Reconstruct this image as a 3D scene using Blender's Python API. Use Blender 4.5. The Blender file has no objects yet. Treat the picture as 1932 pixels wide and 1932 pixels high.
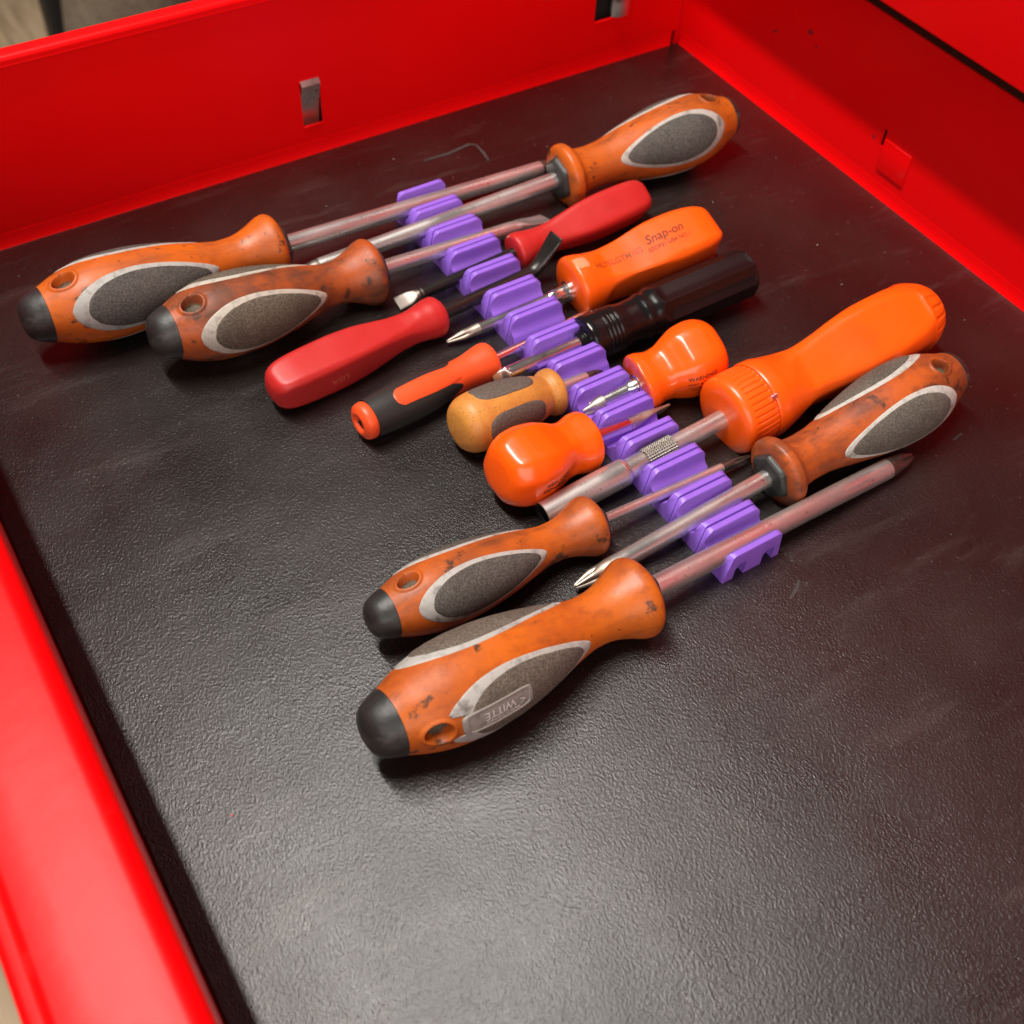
import bpy, bmesh, math, random
import numpy as np
from mathutils import Vector, Matrix

sc = bpy.context.scene
col = sc.collection
R_ = math.radians
MM = 0.001

# ------------------------------------------------------------------ camera
# vanishing points of the drawer's two horizontal directions (photo scaled to 1932 px)
VX, VY, F = (6300., -1460.), (-1284., -1906.), 2243.66
def vdir(p): return Vector((p[0]-966., -(p[1]-966.), -F)).normalized()
ax = vdir(VX); ay = vdir(VY); ay = (ay-ax*ay.dot(ax)).normalized(); az = ax.cross(ay)
cam = bpy.data.objects.new('camera', bpy.data.cameras.new('camera'))
col.objects.link(cam); sc.camera = cam
cam.matrix_world = Matrix.Translation((0, 0, .38)) @ Matrix((ax, ay, az)).to_4x4()
cam.data.sensor_width = 36; cam.data.lens = 36*F/1932
cam.data.clip_start = .01; cam.data.clip_end = 50
cam.data.dof.use_dof = True; cam.data.dof.focus_distance = .47; cam.data.dof.aperture_fstop = 13

# ------------------------------------------------------------------ light
w = bpy.data.worlds.new('World'); sc.world = w; w.use_nodes = True
w.node_tree.nodes['Background'].inputs[0].default_value = (1.0, .93, .86, 1)
w.node_tree.nodes['Background'].inputs[1].default_value = .13
def area(name, loc, target, sx, sy, power, colr):
    l = bpy.data.lights.new(name, 'AREA'); l.shape = 'RECTANGLE'; l.size = sx; l.size_y = sy
    l.energy = power; l.color = colr
    o = bpy.data.objects.new(name, l); col.objects.link(o); o.location = loc
    o.rotation_euler = (Vector(target)-Vector(loc)).to_track_quat('-Z', 'Y').to_euler()
    return o
tube = area('ceiling_tube_light', (-.22, .72, 2.0), (-.22, .72, 0), .07, 1.25, 68, (1, .95, .88))
tube2 = area('second_ceiling_tube_light', (.30, 1.1, 2.4), (.30, 1.1, 0), .09, 1.3, 3, (1, .95, .88))
fill = area('added_fill_light', (-1.2, -1.9, 1.25), (.25, .4, .03), 2.6, 2.0, 50, (1, .95, .90))  # added soft fill behind the camera to brighten the walls, no known source
sc.view_settings.view_transform = 'Standard'; sc.view_settings.look = 'None'
sc.view_settings.exposure = 0; sc.view_settings.gamma = 1; sc.view_settings.use_curve_mapping = False
sc.render.engine = 'CYCLES'
sc.cycles.max_bounces = 6; sc.cycles.diffuse_bounces = 3; sc.cycles.glossy_bounces = 3; sc.cycles.transmission_bounces = 0

# ------------------------------------------------------------------ materials
def mat(name, base, rough=.5, metal=0., spec=.5, coat=0., stains=(), bump=None, rvar=0., anis=0., seed=0., layers=None):
    """stains: (scale, low, high, colour, strength[, stretch]) noise-thresholded dirt in object space (mm-ish)."""
    m = bpy.data.materials.new(name); m.use_nodes = True
    nt = m.node_tree; N = nt.nodes; L = nt.links
    p = N['Principled BSDF']
    p.inputs['Roughness'].default_value = rough; p.inputs['Metallic'].default_value = metal
    p.inputs['Specular IOR Level'].default_value = spec
    p.inputs['Coat Weight'].default_value = coat; p.inputs['Coat Roughness'].default_value = .12
    tc = N.new('ShaderNodeTexCoord'); mp = N.new('ShaderNodeMapping')
    mp.inputs['Location'].default_value = (seed*1.7, seed*.9, seed*2.3)
    L.new(tc.outputs['Object'], mp.inputs[0]); vec = mp.outputs[0]
    c = None
    rgb = N.new('ShaderNodeRGB'); rgb.outputs[0].default_value = (*base, 1); c = rgb.outputs[0]
    for st in stains:
        scale, lo, hi, colr, k = st[:5]
        v = vec
        if len(st) > 5:
            m2 = N.new('ShaderNodeMapping'); m2.inputs['Scale'].default_value = st[5]; L.new(vec, m2.inputs[0]); v = m2.outputs[0]
        n = N.new('ShaderNodeTexNoise'); n.inputs['Scale'].default_value = scale; n.inputs['Detail'].default_value = 6
        n.inputs['Roughness'].default_value = .62; L.new(v, n.inputs['Vector'])
        r = N.new('ShaderNodeMapRange'); r.inputs[1].default_value = lo; r.inputs[2].default_value = hi; r.inputs[4].default_value = k
        L.new(n.outputs[0], r.inputs[0])
        x = N.new('ShaderNodeMix'); x.data_type = 'RGBA'; L.new(r.outputs[0], x.inputs[0]); L.new(c, x.inputs[6]); x.inputs[7].default_value = (*colr, 1)
        c = x.outputs[2]
    L.new(c, p.inputs['Base Color'])
    if rvar:
        n = N.new('ShaderNodeTexNoise'); n.inputs['Scale'].default_value = 60; n.inputs['Detail'].default_value = 5; L.new(vec, n.inputs['Vector'])
        r = N.new('ShaderNodeMapRange'); r.inputs[1].default_value = .3; r.inputs[2].default_value = .7
        r.inputs[3].default_value = max(.02, rough-rvar); r.inputs[4].default_value = min(1, rough+rvar)
        L.new(n.outputs[0], r.inputs[0]); L.new(r.outputs[0], p.inputs['Roughness'])
    if bump:
        prev = None
        for (scale, dist, kind) in bump:
            if kind == 'noise':
                t = N.new('ShaderNodeTexNoise'); t.inputs['Scale'].default_value = scale; t.inputs['Detail'].default_value = 4; L.new(vec, t.inputs['Vector']); out = t.outputs[0]
            elif kind == 'voronoi':
                t = N.new('ShaderNodeTexVoronoi'); t.feature = 'SMOOTH_F1'; t.inputs['Scale'].default_value = scale; L.new(vec, t.inputs['Vector']); out = t.outputs[0]
            elif kind == 'layers':
                t = N.new('ShaderNodeTexWave'); t.bands_direction = 'Z'; t.inputs['Scale'].default_value = scale; t.inputs['Distortion'].default_value = .2; L.new(vec, t.inputs['Vector']); out = t.outputs[0]
            elif kind == 'long':
                m2 = N.new('ShaderNodeMapping'); m2.inputs['Scale'].default_value = (.06, 1, 1); L.new(vec, m2.inputs[0])
                t = N.new('ShaderNodeTexNoise'); t.inputs['Scale'].default_value = scale; t.inputs['Detail'].default_value = 4; L.new(m2.outputs[0], t.inputs['Vector']); out = t.outputs[0]
            b = N.new('ShaderNodeBump'); b.inputs['Distance'].default_value = dist; b.inputs['Strength'].default_value = 1
            L.new(out, b.inputs['Height'])
            if prev: L.new(prev, b.inputs['Normal'])
            prev = b.outputs[0]
        L.new(prev, p.inputs['Normal'])
    return m

red = mat('red_paint', (.80, .0006, .002), .36, spec=.16, stains=[(9, .45, .75, (.70, .0006, .002), .6), (70, .66, .74, (.62, .02, .02), .5, (.3, 1, 1)), (420, .715, .74, (.30, .01, .01), .6)], bump=[(160, .00006, 'noise'), (7, .0012, 'noise')])
redp = red
black_hole = mat('dark_gap', (.004, .003, .003), .8)  # near-black standing in for the shade inside openings
chrome_dull = mat('bright_plated_steel', (.75, .72, .68), .3, 1, rvar=.15)
M_purple = mat('purple_printed_plastic', (.255, .115, .62), .42, spec=.45, bump=[(1000/2.2, .00006, 'layers'), (900, .00003, 'noise')], stains=[(140, .55, .8, (.30, .145, .66), .6)])
STEEL_ST = [(150, .45, .75, (.30, .265, .25), .7, (.10, 1, 1)), (420, .62, .7, (.10, .07, .06), .6), (60, .52, .7, (.36, .32, .30), .6)]
M_satin = mat('satin_nickel_shaft', (.72, .705, .685), .33, .85, rvar=.12, stains=STEEL_ST, bump=[(500, .00004, 'long')])
M_chrome = mat('chrome_shaft', (.78, .75, .74), .2, 1, rvar=.07, stains=[(160, .6, .72, (.30, .24, .22), .6)])
M_blackox = mat('black_oxide_shaft', (.045, .040, .038), .30, .75, rvar=.08, stains=[(200, .62, .72, (.16, .13, .12), .6)])
M_tipdark = mat('dark_hardened_tip', (.16, .135, .12), .42, .9, stains=[(300, .5, .7, (.32, .28, .25), .5)])
M_tiplight = mat('bead_blasted_tip', (.50, .44, .37), .45, .9, stains=[(300, .55, .7, (.2, .16, .13), .5)])
M_orange = mat('bright_orange_plastic', (.93, .105, .004), .33, spec=.5, coat=.15, rvar=.06, bump=[(350, .00003, 'noise')],
               stains=[(35, .5, .75, (.80, .075, .004), .7), (300, .66, .72, (.35, .05, .01), .6), (120, .64, .70, (.55, .06, .006), .6, (.25, 1, 1))])
M_stubby = mat('glossy_orange_plastic', (.93, .10, .003), .24, spec=.5, coat=.2, rvar=.05, bump=[(120, .00008, 'noise')],
               stains=[(260, .70, .74, (.35, .05, .01), .5)])
M_redh = mat('red_matte_handle', (.47, .019, .017), .42, spec=.45, rvar=.06, bump=[(500, .00004, 'noise')], stains=[(90, .52, .75, (.38, .014, .014), .6), (700, .68, .73, (.25, .015, .015), .5)])
M_obor = mat('coral_orange_plastic', (.86, .085, .02), .40, spec=.45, bump=[(400, .00004, 'noise')], stains=[(320, .66, .72, (.30, .03, .01), .6)])
M_obbk = mat('black_rubber_sleeve', (.022, .021, .020), .50, spec=.4, bump=[(700, .00008, 'long')], stains=[(500, .6, .75, (.05, .048, .045), .6)])
M_blk = mat('glossy_black_acetate', (.007, .006, .006), .20, spec=.3, rvar=.06)
M_text = mat('black_print', (.012, .008, .006), .6)
M_textw = mat('worn_brown_print', (.09, .016, .004), .6)
M_cap = mat('black_rubber_cap', (.020, .020, .020), .42, spec=.45, rvar=.1, bump=[(180, .00025, 'noise')], stains=[(140, .54, .68, (.09, .085, .08), .7, (.3, 1, 1)), (60, .5, .7, (.045, .04, .036), .7)])
M_collar = mat('black_collar', (.025, .026, .024), .45, stains=[(300, .58, .7, (.10, .095, .085), .6)])
M_dust = mat('dusty_hole_dirt', (.085, .068, .045), .9, bump=[(900, .0002, 'noise')], stains=[(400, .45, .65, (.16, .12, .08), .6)])
M_tan = mat('tan_aged_plastic', (.56, .235, .045), .45, spec=.4, bump=[(700, .00008, 'noise')],
            stains=[(75, .5, .75, (.58, .18, .035), .6), (1000, .56, .68, (.20, .08, .02), .7), (380, .65, .71, (.07, .03, .01), .8), (40, .5, .7, (.34, .13, .03), .6)])
M_tanpad = mat('grey_worn_pad', (.085, .065, .052), .75, bump=[(1300, .0002, 'noise')], stains=[(1200, .45, .7, (.19, .15, .125), .7)])
def witte_mats(tag, base, grime, seed, pad=(.062, .054, .046), rim=(.40, .385, .36), dirt=.5):
    o = mat('worn_orange_'+tag, base, .45, spec=.4, rvar=.1, seed=seed, bump=[(500, .00006, 'noise'), (60, .0002, 'noise')],
            stains=[(38, .42, .62, grime, dirt), (30, .5, .70, tuple(v*.5 for v in grime), dirt*.85), (170, .52, .66, tuple(v*.6 for v in grime), dirt*.7, (.5, 1, 1)), (95, .605, .66, (.035, .022, .014), .85), (240, .672, .70, (.03, .02, .012), .9), (55, .54, .72, (.06, .03, .017), .6, (.25, 1.6, 1.6))])
    p = mat('grey_grip_'+tag, pad, .78, spec=.3, seed=seed, bump=[(1500, .0002, 'noise')],
            stains=[(1300, .42, .66, tuple(min(1, v*2.6) for v in pad), .8), (45, .5, .75, tuple(v*.6 for v in pad), .6)])
    r = mat('light_grey_rim_'+tag, rim, .55, spec=.4, seed=seed, bump=[(600, .00006, 'noise')], stains=[(260, .50, .70, tuple(v*.5 for v in rim), .75), (110, .58, .68, (.10, .085, .07), .75)])
    return o, p, r

# ------------------------------------------------------------------ object helpers
def link(name, me, parent=None, material=None, kind=None):
    o = bpy.data.objects.new(name, me); col.objects.link(o)
    if parent: o.parent = parent
    if material is not None and me is not None and len(me.materials) == 0: me.materials.append(material)
    if kind: o['kind'] = kind
    return o
def thing(name, label, cat, group=None, M=None):
    o = bpy.data.objects.new(name, None); col.objects.link(o); o.empty_display_size = .01
    o['label'] = label; o['category'] = cat
    if group: o['group'] = group
    if M: o.matrix_world = M
    return o
def finish(me, angle=40):
    me.validate(); me.update()
    me.polygons.foreach_set('use_smooth', [True]*len(me.polygons))
    me.set_sharp_from_angle(angle=R_(angle))
    return me
def from_data(name, v, f, angle=40, fix=True):
    me = bpy.data.meshes.new(name); me.from_pydata([tuple(float(a)*MM for a in p) for p in v], [], f)
    if fix:
        bm = bmesh.new(); bm.from_mesh(me); bmesh.ops.recalc_face_normals(bm, faces=bm.faces); bm.to_mesh(me); bm.free()
    return finish(me, angle)
def pchip(pts):
    x = np.array([p[0] for p in pts], float); y = np.array([p[1] for p in pts], float)
    h = np.diff(x); d = np.diff(y)/h; m = np.zeros_like(x); m[0] = d[0]; m[-1] = d[-1]
    for i in range(1, len(x)-1):
        if d[i-1]*d[i] > 0:
            w1 = 2*h[i]+h[i-1]; w2 = h[i]+2*h[i-1]; m[i] = (w1+w2)/(w1/d[i-1]+w2/d[i])
    def f(t):
        t = min(max(t, x[0]), x[-1]); i = min(max(int(np.searchsorted(x, t))-1, 0), len(x)-2)
        u = (t-x[i])/h[i]
        return float((1+2*u)*(1-u)**2*y[i]+u*(1-u)**2*h[i]*m[i]+u*u*(3-2*u)*y[i+1]+u*u*(u-1)*h[i]*m[i+1])
    return f
def loft(name, S, TH, fn, cap0=True, cap1=True, angle=40):
    """closed tube: fn(s, theta) -> radius, or (y, z); axis along local +X"""
    v, f = [], []; n = len(TH)
    for s in S:
        for t in TH:
            r = fn(s, t)
            v.append((s, r*math.sin(t), r*math.cos(t)) if not isinstance(r, tuple) else ((s,)+r if len(r) == 2 else r))
    for i in range(len(S)-1):
        for j in range(n):
            a, b = i*n+j, i*n+(j+1) % n
            f.append((a, b, b+n, a+n))
    for flag, base in ((cap0, 0), (cap1, (len(S)-1)*n)):
        if flag:
            c = np.mean(np.array(v[base:base+n]), axis=0); v.append(tuple(c)); k = len(v)-1
            for j in range(n): f.append((base+j, base+(j+1) % n, k))
    return from_data(name, v, f, angle)
def circ(n, off=0): return [2*math.pi*i/n+off for i in range(n)]
def lin(a, b, n): return [a+(b-a)*i/(n-1) for i in range(n)]
def smooth(a, b, x):
    t = min(max((x-a)/(b-a), 0), 1); return t*t*(3-2*t)
def smin(a, b, k):
    h = max(k-abs(a-b), 0)/k; return min(a, b)-h*h*k*.25
def patch(name, rf, s0, t0, a, b, prof, nphi=72, shape=2., egg=0., wob=0., seed=0):
    """raised patch on a lofted surface: prof = list of (rho, height); a in mm, b in radians"""
    rnd = random.Random(seed); ph = [rnd.uniform(0, 6.28) for _ in range(4)]
    v, f = [], []
    full = prof[0][0] == 0
    for k, (rho, h) in enumerate(prof):
        for i in range(nphi):
            p = 2*math.pi*i/nphi
            c, s_ = math.cos(p), math.sin(p)
            q = (abs(c)**shape+abs(s_)**shape)**(-1/shape)
            q *= 1+wob*(math.sin(7*p+ph[0])+math.sin(13*p+ph[1])+.7*math.sin(23*p+ph[2]))
            s = s0+a*rho*q*c; t = t0+b*rho*q*s_*(1-egg*c*rho)
            r = rf(s, t)+h
            v.append((s, r*math.sin(t), r*math.cos(t)))
    for k in range(len(prof)-1):
        for i in range(nphi):
            A, B = k*nphi+i, k*nphi+(i+1) % nphi
            f.append((A, B, B+nphi, A+nphi))
    if full:
        f = [q for q in f if min(q) >= nphi]
        r = rf(s0, t0)+prof[0][1]; v[0] = (s0, r*math.sin(t0), r*math.cos(t0))
        for i in range(nphi): f.append((0, nphi+i, nphi+(i+1) % nphi))
    return from_data(name, v, f, 50)
def text_mesh(name, rows, rf, s0, t0, offset=.12, shear=0., flip=1, depth=0.):
    """rows of (text, size mm, u offset, v offset); wrapped on the surface, reading towards the butt"""
    V, Fc = [], []
    for txt, size, du, dv in rows:
        cu = bpy.data.curves.new('txt', 'FONT'); cu.body = txt; cu.size = size; cu.align_x = 'CENTER'; cu.align_y = 'CENTER'; cu.shear = shear; cu.offset = size*.012
        cu.resolution_u = 3
        ob = bpy.data.objects.new('txt', cu); me = ob.to_mesh()
        base = len(V)
        for p in me.vertices:
            s = s0-flip*(p.co.x+du); r = rf(s, t0); t = t0-flip*(p.co.y+dv)/r; r = rf(s, t)+offset
            V.append((s, r*math.sin(t), r*math.cos(t)))
        Fc += [tuple(base+i for i in q.vertices) for q in me.polygons]
        ob.to_mesh_clear(); bpy.data.objects.remove(ob); bpy.data.curves.remove(cu)
    return from_data(name, V, Fc, 50, fix=False)
def pose(b, t):
    b, t = Vector(b)*MM, Vector(t)*MM
    x = (t-b).normalized(); y = Vector((0, 0, 1)).cross(x).normalized(); z = x.cross(y)
    M = Matrix((x, y, z)).transposed().to_4x4(); M.translation = b
    return M, (t-b).length/MM
def obox(v, f, x0, x1, y0, y1, z0, z1):
    b = len(v)
    v += [(x, y, z) for x in (x0, x1) for y in (y0, y1) for z in (z0, z1)]
    f += [tuple(b+i for i in q) for q in ((0, 1, 3, 2), (4, 6, 7, 5), (0, 4, 5, 1), (2, 3, 7, 6), (0, 2, 6, 4), (1, 5, 7, 3))]
def boxes(name, lst, parent, material, bevel=0., seg=2, kind=None):
    v, f = [], []
    for b in lst: obox(v, f, *b)
    me = bpy.data.meshes.new(name); me.from_pydata([tuple(a*MM for a in p) for p in v], [], f)
    bm = bmesh.new(); bm.from_mesh(me)
    if bevel: bmesh.ops.bevel(bm, geom=bm.edges[:], offset=bevel*MM, segments=seg, affect='EDGES', profile=.5)
    bmesh.ops.recalc_face_normals(bm, faces=bm.faces); bm.to_mesh(me); bm.free(); finish(me, 45)
    return link(name, me, parent, material, kind)
def extrude(name, prof, axis, a0, a1, parent, material, angle=30):
    """open or closed 2-D profile swept along 'x' or 'y'"""
    v, f = [], []; n = len(prof)
    for a in (a0, a1):
        for p, q in prof: v.append((a, p, q) if axis == 'x' else (p, a, q))
    for i in range(n): f.append((i, (i+1) % n, (i+1) % n+n, i+n))
    f.append(tuple(range(n))); f.append(tuple(range(2*n-1, n-1, -1)))
    return link(name, from_data(name, v, f, angle), parent, material)
def arc(cx, cy, r, a0, a1, n=7):
    return [(cx+r*math.cos(R_(a)), cy+r*math.sin(R_(a))) for a in lin(a0, a1, n)]

# ------------------------------------------------------------------ drawer
XB, YA, XF, YN = 462.3, 526.5, -5.3, -330.
drawer = thing('pulled_out_tool_tray', 'open red steel tool chest drawer lined with black mat', 'drawer')
def holed_wall(name, u0, u1, z0, z1, holes, th, place, material, parent):
    us = sorted({u0, u1, *[h[0] for h in holes], *[h[1] for h in holes]}); zs = sorted({z0, z1, *[h[2] for h in holes], *[h[3] for h in holes]})
    solid = lambda i, j: 0 <= i < len(us)-1 and 0 <= j < len(zs)-1 and not any(h[0] <= us[i] < h[1] and h[2] <= zs[j] < h[3] for h in holes)
    v, f = [], {}
    fs = []
    idx = {}
    def vid(i, j, k):
        if (i, j, k) not in idx: idx[(i, j, k)] = len(v); v.append(place(us[i], zs[j], k*th))
        return idx[(i, j, k)]
    for i in range(len(us)-1):
        for j in range(len(zs)-1):
            if not solid(i, j): continue
            fs.append((vid(i, j, 0), vid(i+1, j, 0), vid(i+1, j+1, 0), vid(i, j+1, 0)))
            fs.append((vid(i, j, 1), vid(i, j+1, 1), vid(i+1, j+1, 1), vid(i+1, j, 1)))
            for di, dj, e in ((-1, 0, ((0, 0), (0, 1))), (1, 0, ((1, 0), (1, 1))), (0, -1, ((0, 0), (1, 0))), (0, 1, ((0, 1), (1, 1)))):
                if not solid(i+di, j+dj):
                    (a, b), (c, d) = e
                    fs.append((vid(i+a, j+b, 0), vid(i+c, j+d, 0), vid(i+c, j+d, 1), vid(i+a, j+b, 1)))
    return link(name, from_data(name, v, fs, 30), parent, material)
wallA = holed_wall('side_wall', XF-10, XB-.5, -6, 91.5, [(211.2, 222.6, 16.3, 41.5), (396.8, 421.5, 28, 52), (456.8, 460.2, -6, 8)], 1.2,
                   lambda u, z, k: (u, YA+k, z), red, drawer)
wallB = holed_wall('back_wall', YN, YA+6, -6, 88.4, [(353.0, 355.3, 26, 36)], 1.2, lambda u, z, k: (XB+k, u, z), red, drawer)
wallN = holed_wall('side_wall', XF-10, XB-.5, -6, 91.5, [], 1.2, lambda u, z, k: (u, YN-k, z), red, drawer)
# rolled hem on top of the side walls
hem = [(-3.0, 90.6)]+arc(-.4, 92.5, 2.4, 200, 90, 6)+[(3.6, 95.0)]+arc(4.6, 92.8, 2.2, 90, -60, 6)+[(5, 89.6), (1.2, 89.6)]
extrude('rolled_hem', [(YA+p, q) for p, q in hem], 'x', XF-10, XB+4, drawer, red)
extrude('rolled_hem', [(YN-p, q) for p, q in hem], 'x', XF-10, XB+4, drawer, red)
# flared foot of the sheet metal where it turns into the drawer bottom
foot = lambda: [(-.15, 7)]+[(-.15-4*(1-math.cos(R_(a))), 7-9*math.sin(R_(a))) for a in (15, 30, 45, 60, 75)]+[(.6, -4), (.6, 7)]
extrude('bottom_bend', [(YA+p, q) for p, q in foot()], 'x', XF, XB-7, drawer, red)
extrude('bottom_bend', [(XB+p, q) for p, q in foot()], 'y', YN, YA-3, drawer, red)
boxes('drawer_bottom', [(XF-36, XB+1, YN, YA+1, -5.2, -4.0)], drawer, red)
# drawer front: broad rounded top seen from above
fr = [(-45, -25), (-45, 80.5)]+arc(-42.5, 80.5, 2.5, 180, 90, 5)+[(-40.3, 83.2)]+arc(-36.5, 86.0, 3.2, 165, 95, 5)+[(-28, 89.5), (-18, 89.9)]+arc(-11.3, 84.0, 6.0, 91, 0, 11)+[(-5.3, 60), (-5.3, -25)]
extrude('drawer_front', fr, 'y', YN-12, YA+14, drawer, red)
# side-wall fittings
boxes('slot_lip', [(211.2, 222.6, YA-.6, YA+1.0, 15.4, 16.6)], drawer, red, .3)
def plate(name, pts, th, parent, material):
    """bent strip: pts = (y, z) centre line, between x0 and x1"""
    x0, x1, line = pts
    a = [Vector((0, p, q)) for p, q in line]; v, f = [], []
    n = len(a)
    for x in (x0, x1):
        for s in (0, 1):
            for i, p in enumerate(a):
                d = (a[min(i+1, n-1)]-a[max(i-1, 0)]).normalized(); nn = Vector((0, -d.z, d.y))
                q = p+nn*th*s; v.append((x, q.y, q.z))
    for i in range(n-1):
        f += [(i, i+1, 2*n+i+1, 2*n+i), (n+i, 3*n+i, 3*n+i+1, n+i+1), (i, n+i, n+i+1, i+1), (2*n+i, 2*n+i+1, 3*n+i+1, 3*n+i)]
    f += [(0, 2*n, 3*n, n), (n-1, 2*n-1, 4*n-1, 3*n-1)]
    return link(name, from_data(name, v, f, 30), parent, material)
plate('latch_clip', (211.6, 222.0, [(YA+6, 12), (YA+4.2, 22), (YA+2.4, 29.5), (YA+.6, 36), (YA-1.4, 40.6), (YA+.6, 42.4), (YA+4, 42.6)]), .8, drawer, chrome_dull)
for b in ((205, 230, YA+10, YA+11, 5, 55), (390, 430, YA+10, YA+11, 15, 60), (452, 466, YA+5, YA+6, -6, 14)): boxes('slot_shade_sheet', [b], drawer, black_hole)  # black sheets added behind the openings in place of the shade inside them
boxes('slot_shade_sheet', [(XB+5, XB+6, 346, 358, 20, 40)], drawer, black_hole)  # same black sheet for the shade in the back wall slot
cl = [(411.5, YA+5)]+[(415.2+7.2*math.cos(R_(a)), YA+1.0-4.6*math.sin(R_(a))) for a in (160, 130, 100, 70, 40, 15)]+[(422.6, YA+5)]
v, f = [], []; n = len(cl)
for z in (29.2, 60):
    for p in cl: v.append((p[0], p[1], z))
f = [(i, (i+1) % n, (i+1) % n+n, i+n) for i in range(n)]+[tuple(range(n)), tuple(range(2*n-1, n-1, -1))]
link('latch_clip', from_data('latch_roll', v, f, 50), drawer, chrome_dull)
boxes('slot_lip', [(396.8, 409, YA-.7, YA+1.0, 27.0, 28.2)], drawer, red, .3)
boxes('embossed_tab', [(XB-1.1, XB+.4, 333.0, 352.6, 13.6, 32.0)], drawer, red, .7, 3)
# scuffs on the back wall
def scuff(y, z, ln, wd, ang, seed):
    rnd = random.Random(seed); v = []; m = 14
    for i in range(m):
        a = 2*math.pi*i/m; k = rnd.uniform(.55, 1.1); u, q = ln*k*math.cos(a), wd*k*math.sin(a)
        c, s_ = math.cos(ang), math.sin(ang); v.append((XB-.12, y+u*c-q*s_, z+u*s_+q*c))
    return link('scuff_mark', from_data('scuff', v, [tuple(range(m))], fix=False), drawer, M_scuff)
M_scuff = mat('dark_rub_mark', (.17, .004, .006), .6, stains=[(900, .45, .6, (.5, .002, .005), .8)])
for a in ((470, 56, 3.5, .7, -.5, 1), (447, 45, 3.0, .8, -.7, 2), (421, 57, 3.2, 1.6, -.3, 3), (415, 52, 1.6, .7, .6, 4), (360.5, 28, 1.3, 1.3, 0, 5), (487, 56, .8, .8, 0, 6)): scuff(*a)
# the mat
def wavy(u): return 0
liner_mat = bpy.data.materials.new('black_grained_rubber'); liner_mat.use_nodes = True
def build_liner(m):
    nt = m.node_tree; N, L = nt.nodes, nt.links; p = N['Principled BSDF']
    tc = N.new('ShaderNodeTexCoord'); V = tc.outputs['Object']
    def noise(s, d=4, r=.55, vec=None):
        n = N.new('ShaderNodeTexNoise'); n.inputs['Scale'].default_value = s; n.inputs['Detail'].default_value = d; n.inputs['Roughness'].default_value = r; L.new(vec or V, n.inputs['Vector']); return n.outputs[0]
    def rng(x, a, b, c, d):
        r = N.new('ShaderNodeMapRange'); r.inputs[1].default_value = a; r.inputs[2].default_value = b; r.inputs[3].default_value = c; r.inputs[4].default_value = d; L.new(x, r.inputs[0]); return r.outputs[0]
    def mix(fac, a, b):
        x = N.new('ShaderNodeMix'); x.data_type = 'RGBA'; L.new(fac, x.inputs[0])
        if isinstance(a, tuple): x.inputs[6].default_value = (*a, 1)
        else: L.new(a, x.inputs[6])
        x.inputs[7].default_value = (*b, 1); return x.outputs[2]
    c = mix(rng(noise(14, 5), .4, .7, 0, 1), (.008, .006, .0056), (.017, .0125, .0115))
    c = mix(rng(noise(420, 2, .5), .68, .76, 0, .5), c, (.09, .08, .075))
    mp = N.new('ShaderNodeMapping'); mp.inputs['Scale'].default_value = (.25, 1.4, 1); mp.inputs['Rotation'].default_value = (0, 0, .5); L.new(V, mp.inputs[0])
    c = mix(rng(noise(45, 6, .7, mp.outputs[0]), .55, .78, 0, .7), c, (.05, .042, .04))
    L.new(c, p.inputs['Base Color'])
    L.new(rng(noise(22, 5), .35, .65, .25, .34), p.inputs['Roughness']); p.inputs['Specular IOR Level'].default_value = .65
    mp2 = N.new('ShaderNodeMapping'); mp2.inputs['Scale'].default_value = (1, .72, 1); mp2.inputs['Rotation'].default_value = (0, 0, .35); L.new(V, mp2.inputs[0])
    vo = N.new('ShaderNodeTexVoronoi'); vo.feature = 'SMOOTH_F1'; vo.inputs['Scale'].default_value = 1300; vo.inputs['Smoothness'].default_value = .7; L.new(mp2.outputs[0], vo.inputs['Vector'])
    prev = None
    for out, dist in ((noise(9, 3), .0016), (noise(1000, 4, .7, mp2.outputs[0]), .00023), (vo.outputs[0], .0001)):
        b = N.new('ShaderNodeBump'); b.inputs['Distance'].default_value = dist; b.inputs['Strength'].default_value = 1; L.new(out, b.inputs['Height'])
        if prev: L.new(prev, b.inputs['Normal'])
        prev = b.outputs[0]
    L.new(prev, p.inputs['Normal'])
build_liner(liner_mat)
liner = boxes('drawer_liner', [(XF+.5, XB-1.0, YN+1, YA-1.2, -4.05, 0)], None, liner_mat, .8, 2)
liner['label'] = 'black grained rubber mat covering the drawer bottom'; liner['category'] = 'mat'
# lint and a red paint flake on the mat
M_lint = mat('pale_lint', (.55, .5, .46), .8); M_flake = mat('red_flake', (.6, .01, .03), .5)

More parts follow.
